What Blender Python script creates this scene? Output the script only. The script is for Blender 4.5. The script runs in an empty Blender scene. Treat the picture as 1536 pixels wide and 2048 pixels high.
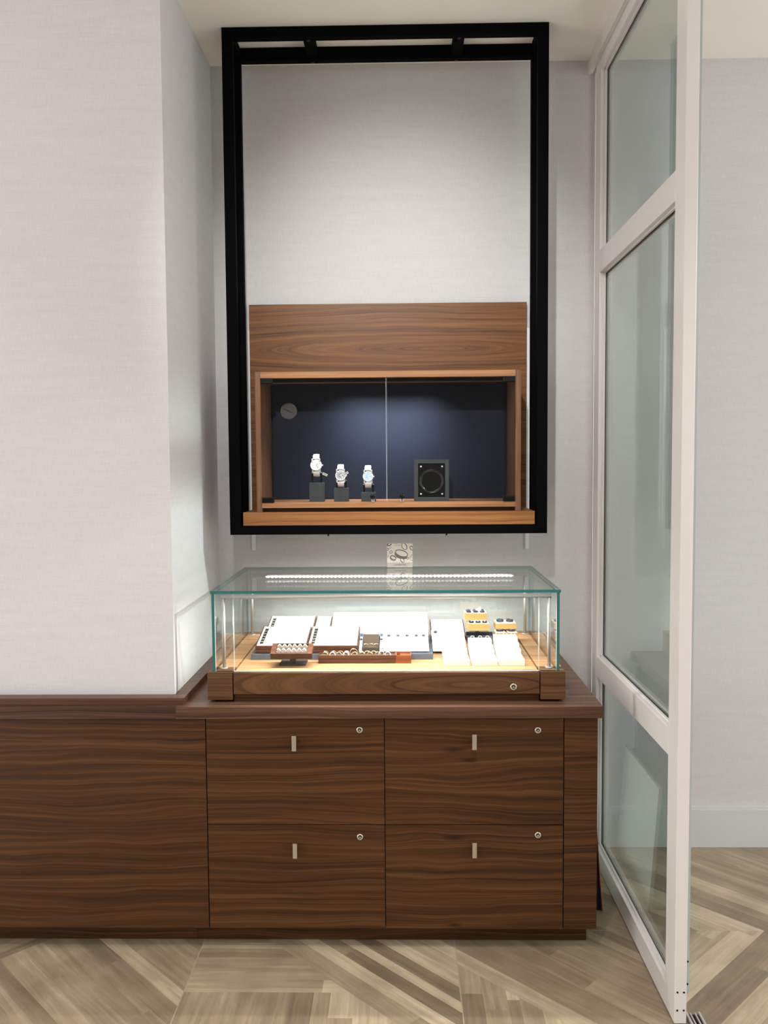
import bpy, bmesh, math, random
from mathutils import Vector, Matrix
random.seed(7)
C = bpy.context.scene.collection
PI = math.pi
# ------------------------------------------------------------------ node helpers
def newmat(name):
    m = bpy.data.materials.new(name); m.use_nodes = True
    nt = m.node_tree; nt.nodes.clear()
    return m, nt
def N(nt, t, **kw):
    n = nt.nodes.new(t)
    for k, v in kw.items():
        if k.startswith('i_'):
            key = k[2:]
            key = int(key) if key.isdigit() else key
            n.inputs[key].default_value = v
        else: setattr(n, k, v)
    return n
def L(nt, a, b): nt.links.new(a, b)
def math_(nt, op, a, b=None, clamp=False):
    n = N(nt, 'ShaderNodeMath', operation=op); n.use_clamp = clamp
    for i, v in enumerate((a, b)):
        if v is None: continue
        if isinstance(v, (int, float)): n.inputs[i].default_value = v
        else: L(nt, v, n.inputs[i])
    return n.outputs[0]
def mixc(nt, fac, a, b, blend='MIX'):
    n = N(nt, 'ShaderNodeMix', data_type='RGBA', blend_type=blend)
    for k, v in ((0, fac), (6, a), (7, b)):
        if isinstance(v, (int, float)): n.inputs[k].default_value = v
        elif isinstance(v, tuple): n.inputs[k].default_value = v if len(v) == 4 else (*v, 1)
        else: L(nt, v, n.inputs[k])
    return n.outputs[2]
def s2l(r, g, b):
    f = lambda c: (c/255/12.92) if c/255 <= .04045 else ((c/255+.055)/1.055)**2.4
    return (f(r), f(g), f(b), 1)
def plain(name, col, rough=.5, metal=0, bump=0, bscale=300, spec=.5, var=.0, vscale=40):
    m, nt = newmat(name)
    out = N(nt, 'ShaderNodeOutputMaterial'); p = N(nt, 'ShaderNodeBsdfPrincipled')
    p.inputs['Roughness'].default_value = rough; p.inputs['Metallic'].default_value = metal
    p.inputs['Specular IOR Level'].default_value = spec
    tc = N(nt, 'ShaderNodeTexCoord')
    nz = N(nt, 'ShaderNodeTexNoise', i_Scale=vscale, i_Detail=3.0); L(nt, tc.outputs['Object'], nz.inputs['Vector'])
    v = math_(nt, 'ADD', math_(nt, 'MULTIPLY', math_(nt, 'SUBTRACT', nz.outputs[0], .5), max(var, .04)), 1)
    hs = N(nt, 'ShaderNodeHueSaturation'); hs.inputs['Color'].default_value = col; L(nt, v, hs.inputs['Value'])
    L(nt, hs.outputs[0], p.inputs['Base Color'])
    if bump:
        n2 = N(nt, 'ShaderNodeTexNoise', i_Scale=bscale, i_Detail=2.0); L(nt, tc.outputs['Object'], n2.inputs['Vector'])
        b = N(nt, 'ShaderNodeBump', i_Strength=bump, i_Distance=.002); L(nt, n2.outputs[0], b.inputs['Height']); L(nt, b.outputs[0], p.inputs['Normal'])
    L(nt, p.outputs[0], out.inputs[0])
    return m
def emit(name, col, s):
    m, nt = newmat(name); out = N(nt, 'ShaderNodeOutputMaterial'); e = N(nt, 'ShaderNodeEmission')
    e.inputs[0].default_value = col; e.inputs[1].default_value = s; L(nt, e.outputs[0], out.inputs[0]); return m
def glass(name, tint, f0=.04, extra=0.0):
    # thin pane: clear transmission plus a Fresnel mirror on every face
    m, nt = newmat(name); out = N(nt, 'ShaderNodeOutputMaterial')
    g = N(nt, 'ShaderNodeNewGeometry')
    d = N(nt, 'ShaderNodeVectorMath', operation='DOT_PRODUCT'); L(nt, g.outputs['Normal'], d.inputs[0]); L(nt, g.outputs['Incoming'], d.inputs[1])
    c = math_(nt, 'SUBTRACT', 1.0, math_(nt, 'ABSOLUTE', d.outputs['Value']), True)
    p = math_(nt, 'POWER', c, 5.0)
    f = math_(nt, 'ADD', math_(nt, 'MULTIPLY', p, 1-f0), f0, True)
    t = N(nt, 'ShaderNodeBsdfTransparent'); t.inputs[0].default_value = tint
    gl = N(nt, 'ShaderNodeBsdfGlossy'); gl.inputs['Roughness'].default_value = 0.0; gl.inputs['Color'].default_value = (1, 1, 1, 1)
    mx = N(nt, 'ShaderNodeMixShader'); L(nt, f, mx.inputs[0]); L(nt, t.outputs[0], mx.inputs[1]); L(nt, gl.outputs[0], mx.inputs[2])
    L(nt, mx.outputs[0], out.inputs[0]); return m
def walnut(name, dark, mid, light, axis='X', seed=0.0, rough=.42, wave=1.0, knots=(), scale=1.0, eye=None, spec=.25):
    m, nt = newmat(name); out = N(nt, 'ShaderNodeOutputMaterial'); p = N(nt, 'ShaderNodeBsdfPrincipled')
    p.inputs['Specular IOR Level'].default_value = spec
    tc = N(nt, 'ShaderNodeTexCoord'); s = N(nt, 'ShaderNodeSeparateXYZ'); L(nt, tc.outputs['Object'], s.inputs[0])
    X, Y, Z = s.outputs
    if axis == 'X': al, ac = X, math_(nt, 'ADD', Y, Z)
    elif axis == 'Z': al, ac = Z, math_(nt, 'ADD', X, Y)
    else: al, ac = Y, math_(nt, 'ADD', X, Z)
    if eye:      # nested oval figure round one point of the veneer
        ex = math_(nt, 'MULTIPLY', math_(nt, 'SUBTRACT', X, eye[0]), eye[2]); ez = math_(nt, 'SUBTRACT', Z, eye[1])
        ac = math_(nt, 'SQRT', math_(nt, 'ADD', math_(nt, 'MULTIPLY', ex, ex), math_(nt, 'MULTIPLY', ez, ez)))
    # slow drift that bends the figure
    cv = N(nt, 'ShaderNodeCombineXYZ'); L(nt, math_(nt, 'MULTIPLY', al, 2.2*scale), cv.inputs[0]); L(nt, math_(nt, 'MULTIPLY', ac, 5*scale), cv.inputs[1]); cv.inputs[2].default_value = seed
    n1 = N(nt, 'ShaderNodeTexNoise', i_Scale=1.0, i_Detail=2.0, i_Roughness=.45); L(nt, cv.outputs[0], n1.inputs['Vector'])
    ac2 = math_(nt, 'ADD', ac, math_(nt, 'MULTIPLY', math_(nt, 'SUBTRACT', n1.outputs[0], .5), .07*wave))
    cv2 = N(nt, 'ShaderNodeCombineXYZ'); L(nt, math_(nt, 'MULTIPLY', al, .9*scale), cv2.inputs[0]); L(nt, math_(nt, 'MULTIPLY', ac2, 62*scale), cv2.inputs[1]); cv2.inputs[2].default_value = seed*1.7
    n2 = N(nt, 'ShaderNodeTexNoise', i_Scale=1.0, i_Detail=5.0, i_Roughness=.62); L(nt, cv2.outputs[0], n2.inputs['Vector'])
    cv3 = N(nt, 'ShaderNodeCombineXYZ'); L(nt, math_(nt, 'MULTIPLY', al, 9*scale), cv3.inputs[0]); L(nt, math_(nt, 'MULTIPLY', ac2, 700*scale), cv3.inputs[1]); cv3.inputs[2].default_value = seed*.3
    n3 = N(nt, 'ShaderNodeTexNoise', i_Scale=1.0, i_Detail=2.0); L(nt, cv3.outputs[0], n3.inputs['Vector'])
    cv4 = N(nt, 'ShaderNodeCombineXYZ'); L(nt, math_(nt, 'MULTIPLY', al, .5*scale), cv4.inputs[0]); L(nt, math_(nt, 'MULTIPLY', ac2, 210*scale), cv4.inputs[1]); cv4.inputs[2].default_value = seed*2.3+9
    n4 = N(nt, 'ShaderNodeTexNoise', i_Scale=1.0, i_Detail=1.0); L(nt, cv4.outputs[0], n4.inputs['Vector'])
    r = N(nt, 'ShaderNodeValToRGB'); L(nt, n2.outputs[0], r.inputs[0])
    e = r.color_ramp.elements; e[0].position = .26; e[0].color = dark; e[1].position = .78; e[1].color = light
    k = r.color_ramp.elements.new(.50); k.color = mid
    col = mixc(nt, .28, r.outputs[0], n3.outputs[0], 'OVERLAY')
    ln = N(nt, 'ShaderNodeMapRange', interpolation_type='SMOOTHSTEP'); L(nt, n4.outputs[0], ln.inputs[0]); ln.inputs[1].default_value = .30; ln.inputs[2].default_value = .42; ln.inputs[3].default_value = .62; ln.inputs[4].default_value = 1.0
    hl = N(nt, 'ShaderNodeMapRange', interpolation_type='SMOOTHSTEP'); L(nt, n4.outputs[0], hl.inputs[0]); hl.inputs[1].default_value = .62; hl.inputs[2].default_value = .72; hl.inputs[3].default_value = 0.0; hl.inputs[4].default_value = .35
    fac = ln.outputs[0]
    for (kx, kz, rad) in knots:
        dx = math_(nt, 'MULTIPLY', math_(nt, 'SUBTRACT', X, kx), .28); dz = math_(nt, 'SUBTRACT', Z, kz)
        dd = math_(nt, 'SQRT', math_(nt, 'ADD', math_(nt, 'MULTIPLY', dx, dx), math_(nt, 'MULTIPLY', dz, dz)))
        mr = N(nt, 'ShaderNodeMapRange', interpolation_type='SMOOTHSTEP'); L(nt, dd, mr.inputs[0]); mr.inputs[1].default_value = 0; mr.inputs[2].default_value = rad; mr.inputs[3].default_value = .35; mr.inputs[4].default_value = 1
        fac = math_(nt, 'MULTIPLY', fac, mr.outputs[0])
    hs = N(nt, 'ShaderNodeHueSaturation'); L(nt, mixc(nt, hl.outputs[0], col, light), hs.inputs['Color']); L(nt, fac, hs.inputs['Value'])
    L(nt, hs.outputs[0], p.inputs['Base Color'])
    p.inputs['Roughness'].default_value = rough
    b = N(nt, 'ShaderNodeBump', i_Strength=.12, i_Distance=.001); L(nt, n3.outputs[0], b.inputs['Height']); L(nt, b.outputs[0], p.inputs['Normal'])
    L(nt, p.outputs[0], out.inputs[0]); return m
def wallpaper(name, col):
    m, nt = newmat(name); out = N(nt, 'ShaderNodeOutputMaterial'); p = N(nt, 'ShaderNodeBsdfPrincipled')
    p.inputs['Roughness'].default_value = .8; p.inputs['Specular IOR Level'].default_value = .25
    tc = N(nt, 'ShaderNodeTexCoord'); s = N(nt, 'ShaderNodeSeparateXYZ'); L(nt, tc.outputs['Object'], s.inputs[0])
    h = math_(nt, 'ADD', s.outputs[0], s.outputs[1])
    def nz(a, b, det=3.0):
        c = N(nt, 'ShaderNodeCombineXYZ'); L(nt, math_(nt, 'MULTIPLY', h, a), c.inputs[0]); L(nt, math_(nt, 'MULTIPLY', s.outputs[2], b), c.inputs[1])
        n = N(nt, 'ShaderNodeTexNoise', i_Scale=1.0, i_Detail=det); L(nt, c.outputs[0], n.inputs['Vector']); return n.outputs[0]
    fx = nz(12, 420); fz = nz(420, 30); bl = nz(3, 40)
    v = math_(nt, 'ADD', math_(nt, 'MULTIPLY', fx, .5), math_(nt, 'MULTIPLY', fz, .5))
    v2 = math_(nt, 'ADD', math_(nt, 'MULTIPLY', math_(nt, 'SUBTRACT', v, .5), .36), math_(nt, 'MULTIPLY', math_(nt, 'SUBTRACT', bl, .5), .09))
    hs = N(nt, 'ShaderNodeHueSaturation'); hs.inputs['Color'].default_value = col; L(nt, math_(nt, 'ADD', v2, 1), hs.inputs['Value'])
    L(nt, hs.outputs[0], p.inputs['Base Color'])
    b = N(nt, 'ShaderNodeBump', i_Strength=.25, i_Distance=.001); L(nt, v, b.inputs['Height']); L(nt, b.outputs[0], p.inputs['Normal'])
    L(nt, p.outputs[0], out.inputs[0]); return m
def floormat():
    m, nt = newmat('plank_floor'); out = N(nt, 'ShaderNodeOutputMaterial'); p = N(nt, 'ShaderNodeBsdfPrincipled')
    at = N(nt, 'ShaderNodeAttribute', attribute_name='tone'); uv = N(nt, 'ShaderNodeUVMap', uv_map='grain')
    s = N(nt, 'ShaderNodeSeparateXYZ'); L(nt, uv.outputs[0], s.inputs[0])
    c = N(nt, 'ShaderNodeCombineXYZ'); L(nt, math_(nt, 'MULTIPLY', s.outputs[0], 3), c.inputs[0]); L(nt, math_(nt, 'MULTIPLY', s.outputs[1], 45), c.inputs[1]); L(nt, math_(nt, 'MULTIPLY', at.outputs['Fac'], 90), c.inputs[2])
    n = N(nt, 'ShaderNodeTexNoise', i_Scale=1.0, i_Detail=5.0, i_Roughness=.6, i_Distortion=.6); L(nt, c.outputs[0], n.inputs['Vector'])
    tc = N(nt, 'ShaderNodeTexCoord'); n2 = N(nt, 'ShaderNodeTexNoise', i_Scale=7.0, i_Detail=3.0); L(nt, tc.outputs['Object'], n2.inputs['Vector'])
    t = math_(nt, 'ADD', at.outputs['Fac'], math_(nt, 'ADD', math_(nt, 'MULTIPLY', math_(nt, 'SUBTRACT', n.outputs[0], .5), .95), math_(nt, 'MULTIPLY', math_(nt, 'SUBTRACT', n2.outputs[0], .5), .55)))
    r = N(nt, 'ShaderNodeValToRGB'); L(nt, t, r.inputs[0]); e = r.color_ramp.elements
    e[0].position = 0; e[0].color = s2l(116, 102, 84); e[1].position = 1; e[1].color = s2l(202, 186, 158)
    k = e.new(.35); k.color = s2l(142, 126, 104); k = e.new(.65); k.color = s2l(168, 151, 126)
    L(nt, r.outputs[0], p.inputs['Base Color']); p.inputs['Roughness'].default_value = .36; p.inputs['Specular IOR Level'].default_value = .4
    L(nt, p.outputs[0], out.inputs[0]); return m
# ------------------------------------------------------------------ mesh helpers
def box(bm, x0, x1, y0, y1, z0, z1, mi=0, M=None):
    vs = [bm.verts.new(Vector((x, y, z))) for x in (x0, x1) for y in (y0, y1) for z in (z0, z1)]
    if M is not None:
        for v in vs: v.co = M @ v.co
    for f in ((0, 1, 3, 2), (4, 6, 7, 5), (0, 4, 5, 1), (2, 3, 7, 6), (0, 2, 6, 4), (1, 5, 7, 3)):
        fc = bm.faces.new([vs[i] for i in f]); fc.material_index = mi
    return vs
def cyl(bm, a, b, r, n=20, mi=0, r2=None, smooth=True):
    a, b = Vector(a), Vector(b); d = (b-a).normalized(); u = d.orthogonal().normalized(); w = d.cross(u)
    r2 = r if r2 is None else r2
    A = [bm.verts.new(a+(u*math.cos(2*PI*i/n)+w*math.sin(2*PI*i/n))*r) for i in range(n)]
    B = [bm.verts.new(b+(u*math.cos(2*PI*i/n)+w*math.sin(2*PI*i/n))*r2) for i in range(n)]
    for i in range(n):
        f = bm.faces.new((A[i], A[(i+1) % n], B[(i+1) % n], B[i])); f.material_index = mi; f.smooth = smooth
    f = bm.faces.new(list(reversed(A))); f.material_index = mi
    f = bm.faces.new(B); f.material_index = mi
def lathe(bm, o, d, prof, n=32, mi=0, close=False):
    # prof: (radius, distance along d)
    o, d = Vector(o), Vector(d).normalized(); u = d.orthogonal().normalized(); w = d.cross(u)
    rings = [[bm.verts.new(o+d*h+(u*math.cos(2*PI*i/n)+w*math.sin(2*PI*i/n))*r) for i in range(n)] for r, h in prof]
    m = len(rings)
    for j in range(m if close else m-1):
        A, B = rings[j], rings[(j+1) % m]
        for i in range(n):
            f = bm.faces.new((A[i], A[(i+1) % n], B[(i+1) % n], B[i])); f.material_index = mi; f.smooth = True
    if not close:
        bm.faces.new(list(reversed(rings[0]))).material_index = mi; bm.faces.new(rings[-1]).material_index = mi
def ringmesh(bm, R, h, t, M, n=28, mi=0):
    # finger ring: rounded band, axis = local Y
    prof = [(R-t, -h/2), (R-t*.3, -h/2), (R, -h*.25), (R, h*.25), (R-t*.3, h/2), (R-t, h/2)]
    rings = []
    for i in range(n):
        a = 2*PI*i/n
        rings.append([bm.verts.new(M @ Vector((math.cos(a)*r, y, math.sin(a)*r))) for r, y in prof])
    k = len(prof)
    for i in range(n):
        A, B = rings[i], rings[(i+1) % n]
        for j in range(k):
            f = bm.faces.new((A[j], A[(j+1) % k], B[(j+1) % k], B[j])); f.smooth = True; f.material_index = mi
def gem(bm, M, r, mi=0, n=8):
    top = [bm.verts.new(M @ Vector((math.cos(2*PI*i/n)*r*.6, math.sin(2*PI*i/n)*r*.6, r*.4))) for i in range(n)]
    mid = [bm.verts.new(M @ Vector((math.cos(2*PI*(i+.5)/n)*r, math.sin(2*PI*(i+.5)/n)*r, 0))) for i in range(n)]
    b = bm.verts.new(M @ Vector((0, 0, -r*.9)))
    bm.faces.new(top).material_index = mi
    for i in range(n):
        for f in ((top[i], mid[i], top[(i+1) % n]), (mid[i], mid[(i+1) % n], top[(i+1) % n]), (mid[i], b, mid[(i+1) % n])):
            bm.faces.new(f).material_index = mi
def obj(name, bm, mats, parent=None, bevel=0, seg=2, origin=None):
    me = bpy.data.meshes.new(name); bmesh.ops.recalc_face_normals(bm, faces=bm.faces)
    off = Vector((0, 0, 0))
    if parent is not None:
        off = Vector(parent['_w'])
    elif origin is not None: off = Vector(origin)
    if off.length: bmesh.ops.translate(bm, verts=bm.verts, vec=-off)
    bm.to_mesh(me); bm.free()
    for m in (mats if isinstance(mats, (list, tuple)) else [mats]): me.materials.append(m)
    o = bpy.data.objects.new(name, me); C.objects.link(o)
    if parent is not None: o.parent = parent; o['_w'] = list(off)
    else: o.location = off; o['_w'] = list(off)
    if bevel:
        md = o.modifiers.new('bevel', 'BEVEL'); md.width = bevel; md.segments = seg; md.limit_method = 'ANGLE'; md.angle_limit = math.radians(40)
    return o
def bx(name, dims, mat, parent=None, bevel=0, **k):
    bm = bmesh.new(); box(bm, *dims); return obj(name, bm, mat, parent, bevel, **k)
def thing(name, label, cat, loc, group=None):
    o = bpy.data.objects.new(name, None); C.objects.link(o); o.location = loc; o.empty_display_size = .05
    o['label'] = label; o['category'] = cat; o['_w'] = list(loc)
    if group: o['group'] = group
    return o
def tag(o, label, cat, group=None):
    o['label'] = label; o['category'] = cat
    if group: o['group'] = group
    return o
def struct(o): o['kind'] = 'structure'; return o

# ------------------------------------------------------------------ materials
M_wall = wallpaper('woven_wallpaper', s2l(206, 204, 204))
M_ceil = plain('ceiling_paint', s2l(245, 240, 233), .9, var=.03, vscale=2)
M_base = plain('baseboard_paint', s2l(206, 207, 206), .5)
M_soff = plain('soffit_paint', s2l(214, 208, 203), .6)
M_floor = floormat()
M_grout = plain('grout', s2l(168, 156, 134), .8)
D, MI, LI = s2l(44, 25, 12), s2l(73, 44, 22), s2l(106, 69, 38)
kn = [(-.9616, .669, .016), (-.9616, .609, .016), (-1.152, .73, .012), (-1.148, .547, .012), (-1.147, .466, .012), (-.964, .407, .020), (-.970, .346, .016), (-1.159, .282, .012), (-1.158, .199, .012), (-.977, .146, .016)]
M_wL = walnut('walnut_panel', D, MI, LI, seed=3.1, knots=kn)
M_wD1 = walnut('walnut_drawer_left', D, MI, LI, seed=8.4, wave=.7)
M_wD2 = walnut('walnut_drawer_right', D, MI, LI, seed=15.2, wave=1.2, knots=[(.166, .66, .014), (.215, .628, .012), (.165, .375, .016), (.168, .086, .01)])
M_wE = walnut('walnut_end', D, MI, LI, seed=22.0)
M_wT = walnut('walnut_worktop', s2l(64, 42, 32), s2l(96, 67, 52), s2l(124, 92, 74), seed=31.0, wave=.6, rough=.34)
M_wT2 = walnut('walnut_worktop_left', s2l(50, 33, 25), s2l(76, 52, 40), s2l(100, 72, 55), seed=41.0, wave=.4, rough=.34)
M_wU = walnut('walnut_upstand', s2l(64, 40, 29), s2l(88, 59, 44), s2l(108, 76, 58), seed=37.0, wave=.2, rough=.34)
M_wB = walnut('walnut_case_front', s2l(58, 37, 23), s2l(92, 62, 39), s2l(118, 84, 54), seed=51.7, wave=.35, eye=(.26, .056, .12))
M_wB2 = walnut('walnut_case_block', s2l(58, 37, 23), s2l(92, 62, 39), s2l(118, 84, 54), seed=57.0, wave=.4)
M_wDk = walnut('walnut_deck', s2l(132, 94, 62), s2l(168, 126, 86), s2l(188, 146, 106), seed=61.0, wave=.25)
M_wP = walnut('walnut_back_panel', s2l(62, 37, 18), s2l(114, 73, 38), s2l(142, 98, 55), seed=71.5, wave=.5, eye=(.175, .66, .07))
M_wS = walnut('walnut_shelf', s2l(98, 60, 33), s2l(142, 94, 55), s2l(166, 118, 74), seed=77.0, wave=.6)
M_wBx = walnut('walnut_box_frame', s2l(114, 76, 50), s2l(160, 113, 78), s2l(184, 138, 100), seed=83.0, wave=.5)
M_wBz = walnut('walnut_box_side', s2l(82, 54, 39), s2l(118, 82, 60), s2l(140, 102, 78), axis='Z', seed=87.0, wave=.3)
M_wTr = walnut('tray_wood', s2l(44, 25, 16), s2l(74, 43, 28), s2l(94, 58, 38), seed=91.0, wave=.2, scale=2)
M_birch = walnut('birch', s2l(196, 144, 84), s2l(214, 164, 102), s2l(226, 180, 120), seed=95.0, wave=.2, scale=2)
M_gap = plain('black_gap', (.004, .004, .004, 1), .9)
M_black = plain('black_steel', s2l(7, 7, 8), .7, 0, .15, 500, .03)
M_blk2 = plain('black_plastic', (.004, .004, .004, 1), .35, spec=.2)
M_navy = plain('navy_lining', s2l(27, 31, 43), .6, 0, .1, 600, .12)
M_white = plain('white_enamel', s2l(219, 213, 210), .28)
M_gask = plain('door_gasket', s2l(176, 184, 184), .5)
M_steel = plain('brushed_steel', (.56, .52, .49, 1), .42, .6)
M_satin = plain('satin_nickel', (.72, .69, .64, 1), .32, 1)
M_gold = plain('gold', (.95, .72, .38, 1), .22, 1)
M_silver = plain('silver', (.95, .94, .93, 1), .3, .4)
M_tung = plain('dark_tungsten', (.10, .10, .11, 1), .3, 1)
M_pad = plain('white_leatherette', s2l(246, 243, 238), .55, 0, .1, 400)
M_grey = plain('grey_suede', s2l(66, 70, 80), .8, 0, .2, 600)
M_dgrey = plain('dark_grey_suede', s2l(62, 66, 67), .85, 0, .25, 600)
M_blue = plain('blue_velvet', s2l(58, 80, 140), .8)
M_brl = plain('brown_suede', s2l(70, 56, 44), .85, 0, .2, 500)
M_brk = plain('dark_brown_suede', s2l(52, 38, 28), .8)
M_strip = plain('dark_label', s2l(40, 38, 36), .8, spec=.1)
M_labs = plain('label_print', s2l(190, 186, 180), .6)
M_card = plain('card_print', s2l(232, 226, 218), .5)
M_ink1 = plain('ink_dark', s2l(40, 34, 34), .5)
M_ink2 = plain('ink_grey', s2l(118, 112, 112), .5)
M_ink3 = plain('ink_gold', s2l(206, 184, 130), .5)
M_ink4 = plain('ink_rose', s2l(206, 168, 158), .5)
M_stand = plain('frosted_white_rail', s2l(226, 230, 232), .5)
M_red = plain('red_edge', s2l(120, 14, 26), .5)
M_signf = plain('pale_board_face', s2l(214, 214, 210), .5)
M_dial1 = plain('white_dial', s2l(240, 240, 238), .3)
M_dial2 = plain('black_dial', s2l(30, 32, 34), .3)
M_dial3 = plain('blue_dial', s2l(52, 108, 178), .3)
M_gl = glass('clear_glass', (.965, .985, .98, 1))
M_gdoor = glass('door_glass', (.80, .855, .84, 1))
M_gbox = glass('box_glass', (.97, .98, .98, 1))
M_edge = plain('teal_glass_edge', s2l(54, 108, 106), .2)
M_edge2 = plain('clear_glass_edge', s2l(206, 216, 212), .12)
M_acr = glass('acrylic', (.96, .96, .96, 1))
M_led = emit('led_white', (1, .97, .92, 1), 22)
M_lens = emit('lamp_lens', (1, .93, .84, 1), 14)
M_clock = plain('clock_face', s2l(240, 238, 232), .4)
M_shop = plain('shop_wall', s2l(70, 67, 66), .8)
M_gem = plain('diamond', (.97, .97, 1, 1), .05, 0, spec=1.0)

# ------------------------------------------------------------------ setting
H_C = 3.127
YW = 3.47
struct(bx('wall_back', (-2.2, 3.2, YW, YW+.15, -.05, H_C+.1), M_wall))
bm = bmesh.new(); box(bm, -2.2, -.735, 2.75, YW, .8056, H_C); struct(obj('wall_left', bm, M_wall))
struct(bx('ceiling', (-3.2, 3.2, -3.2, YW+.15, H_C, H_C+.1), M_ceil))
struct(bx('wall_front', (-3.2, 3.2, -3.3, -3.2, -.05, H_C+.1), M_shop))
# floor: tiles printed with mitred planks
def clip(poly, n, c):      # keep points with n.p <= c
    out = []
    for i in range(len(poly)):
        a, b = poly[i], poly[(i+1) % len(poly)]
        da, db = a[0]*n[0]+a[1]*n[1]-c, b[0]*n[0]+b[1]*n[1]-c
        if da <= 0: out.append(a)
        if da*db < 0:
            t = da/(da-db); out.append((a[0]+(b[0]-a[0])*t, a[1]+(b[1]-a[1])*t))
    return out
S2 = math.sqrt(.5)
DIR = {'x': (1, 0), 'y': (0, 1), 'd': (S2, -S2), 'u': (S2, S2)}
import bisect
BRK = [-12.0]
while BRK[-1] < 12: BRK.append(BRK[-1]+random.choice((.05, .07, .09, .1, .11)))
TNS = [random.choice((.18, .3, .42, .5, .58, .7, .84)) for _ in BRK]
regs = []
def R(p, d): regs.append((p, d))
x0, x1, x2, x3 = -1.482, -.656, .17, .996
T, B_ = 2.825, 2.0
R([(x1, 2.479), (-.159, 2.479), (-.505, T), (x1, T)], 'x')
R([(x1, B_), (.17, B_), (.17, 2.15), (-.159, 2.479), (x1, 2.479)], 'y')
R([(-.505, T), (.17, 2.15), (.17, T)], 'd')
R([(.17, 2.0), (.80, 2.0), (.17, 2.63)], 'y')
R([(.17, 2.63), (.80, 2.0), (.80, T), (.17, T)], 'd')
R([(.80, 2.0), (x3+.826*3, 2.0), (x3+.826*3, T), (.80, T)], 'u')
R([(x0, T), (x0, 2.45), (-1.107, T)], 'u')
R([(x0, 2.45), (x0, 2.0), (x1, 2.0), (x1, T), (-1.107, T)], 'd')
R([(x0-1.8, 2.0), (x0, 2.0), (x0, T), (x0-1.8, T)], 'y')
R([(x0-1.8, T), (x0-1.8, 3.55), (3.4, 3.55), (3.4, T)], 'd')
for j in range(7):
    yb = T-.825*(j+2); 
    for i in range(8):
        xa = x0-1.8 if i == 0 else x0+.826*(i-1); xb = x0+.826*i
        R([(xa, yb), (xb, yb), (xb, yb+.825), (xa, yb+.825)], random.choice('xydu'))
bm = bmesh.new(); tone = bm.loops.layers.float.new('tone'); uvl = bm.loops.layers.uv.new('grain')
for poly, dk in regs:
    dx, dy = DIR[dk]; nx, ny = -dy, dx
    if dk == 'u': nx, ny = S2, -S2
    lo = min(p[0]*nx+p[1]*ny for p in poly); hi = max(p[0]*nx+p[1]*ny for p in poly)
    a = lo
    while a < hi-1e-5:
        w = random.choice((.035, .05, .06, .07, .075)); b = min(a+w, hi); kk = None
        if dk in 'du':       # mitred chevrons: both arms share their joints along y = T
            sg_ = T*S2 if dk == 'd' else -T*S2
            kk = bisect.bisect_right(BRK, (a+1e-7-sg_)/S2); b = min(BRK[kk]*S2+sg_, hi)
        strip = clip(clip(poly, (nx, ny), b), (-nx, -ny), -a)
        if len(strip) >= 3:
            l0 = min(p[0]*dx+p[1]*dy for p in strip); l1 = max(p[0]*dx+p[1]*dy for p in strip); s = l0-random.random()*.5
            while s < l1:
                e = s+random.uniform(.45, .95)
                pc = clip(clip(strip, (dx, dy), e), (-dx, -dy), -s)
                if len(pc) >= 3:
                    try: f = bm.faces.new([bm.verts.new((p[0], p[1], 0)) for p in pc])
                    except ValueError: f = None
                    if f:
                        if f.calc_area() < 1e-7: bm.faces.remove(f)
                        else:
                            t = random.choice((.18, .3, .42, .5, .58, .7, .84)) if kk is None else min(.9, max(.12, TNS[kk]+random.uniform(-.12, .12)))
                            for lp in f.loops:
                                lp[tone] = t; q = lp.vert.co; lp[uvl].uv = (q.x*dx+q.y*dy, q.x*nx+q.y*ny)
                s = e
        a = b
for gx in [x0, x1, x2]:
    f = bm.faces.new([bm.verts.new(p) for p in ((gx-.0016, -3.2, .0003), (gx+.0016, -3.2, .0003), (gx+.0016, 3.5, .0003), (gx-.0016, 3.5, .0003))]); f.material_index = 1
for j in range(8):
    gy = T-.825*j; f = bm.faces.new([bm.verts.new(p) for p in ((-3.2, gy-.001, .0003), (.79, gy-.001, .0003), (.79, gy+.001, .0003), (-3.2, gy+.001, .0003))]); f.material_index = 1
box(bm, -3.2, 3.2, -3.2, YW+.15, -.08, -.002, 1)
fl = obj('floor', bm, [M_floor, M_grout]); struct(fl)
for f in fl.data.polygons:
    if f.normal.z < 0 and f.area > 0 and abs(fl.data.vertices[f.vertices[0]].co.z) < .001: f.flip()
bm = bmesh.new(); box(bm, .62, 3.2, YW-.018, YW, 0, .155); box(bm, .62, 3.2, YW-.014, YW, .155, .165); struct(obj('baseboard_back', bm, M_base))
# ceiling soffit (track cover) over the glass partition
bm = bmesh.new(); box(bm, .740, .754, -3.2, YW, 3.070, H_C); box(bm, .81, .824, -3.2, YW, 3.070, H_C); struct(obj('trim_1', bm, M_soff))
bm = bmesh.new(); box(bm, .765, .80, YW-.022, YW, 0, 3.07); struct(obj('trim_2', bm, M_white))

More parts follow.
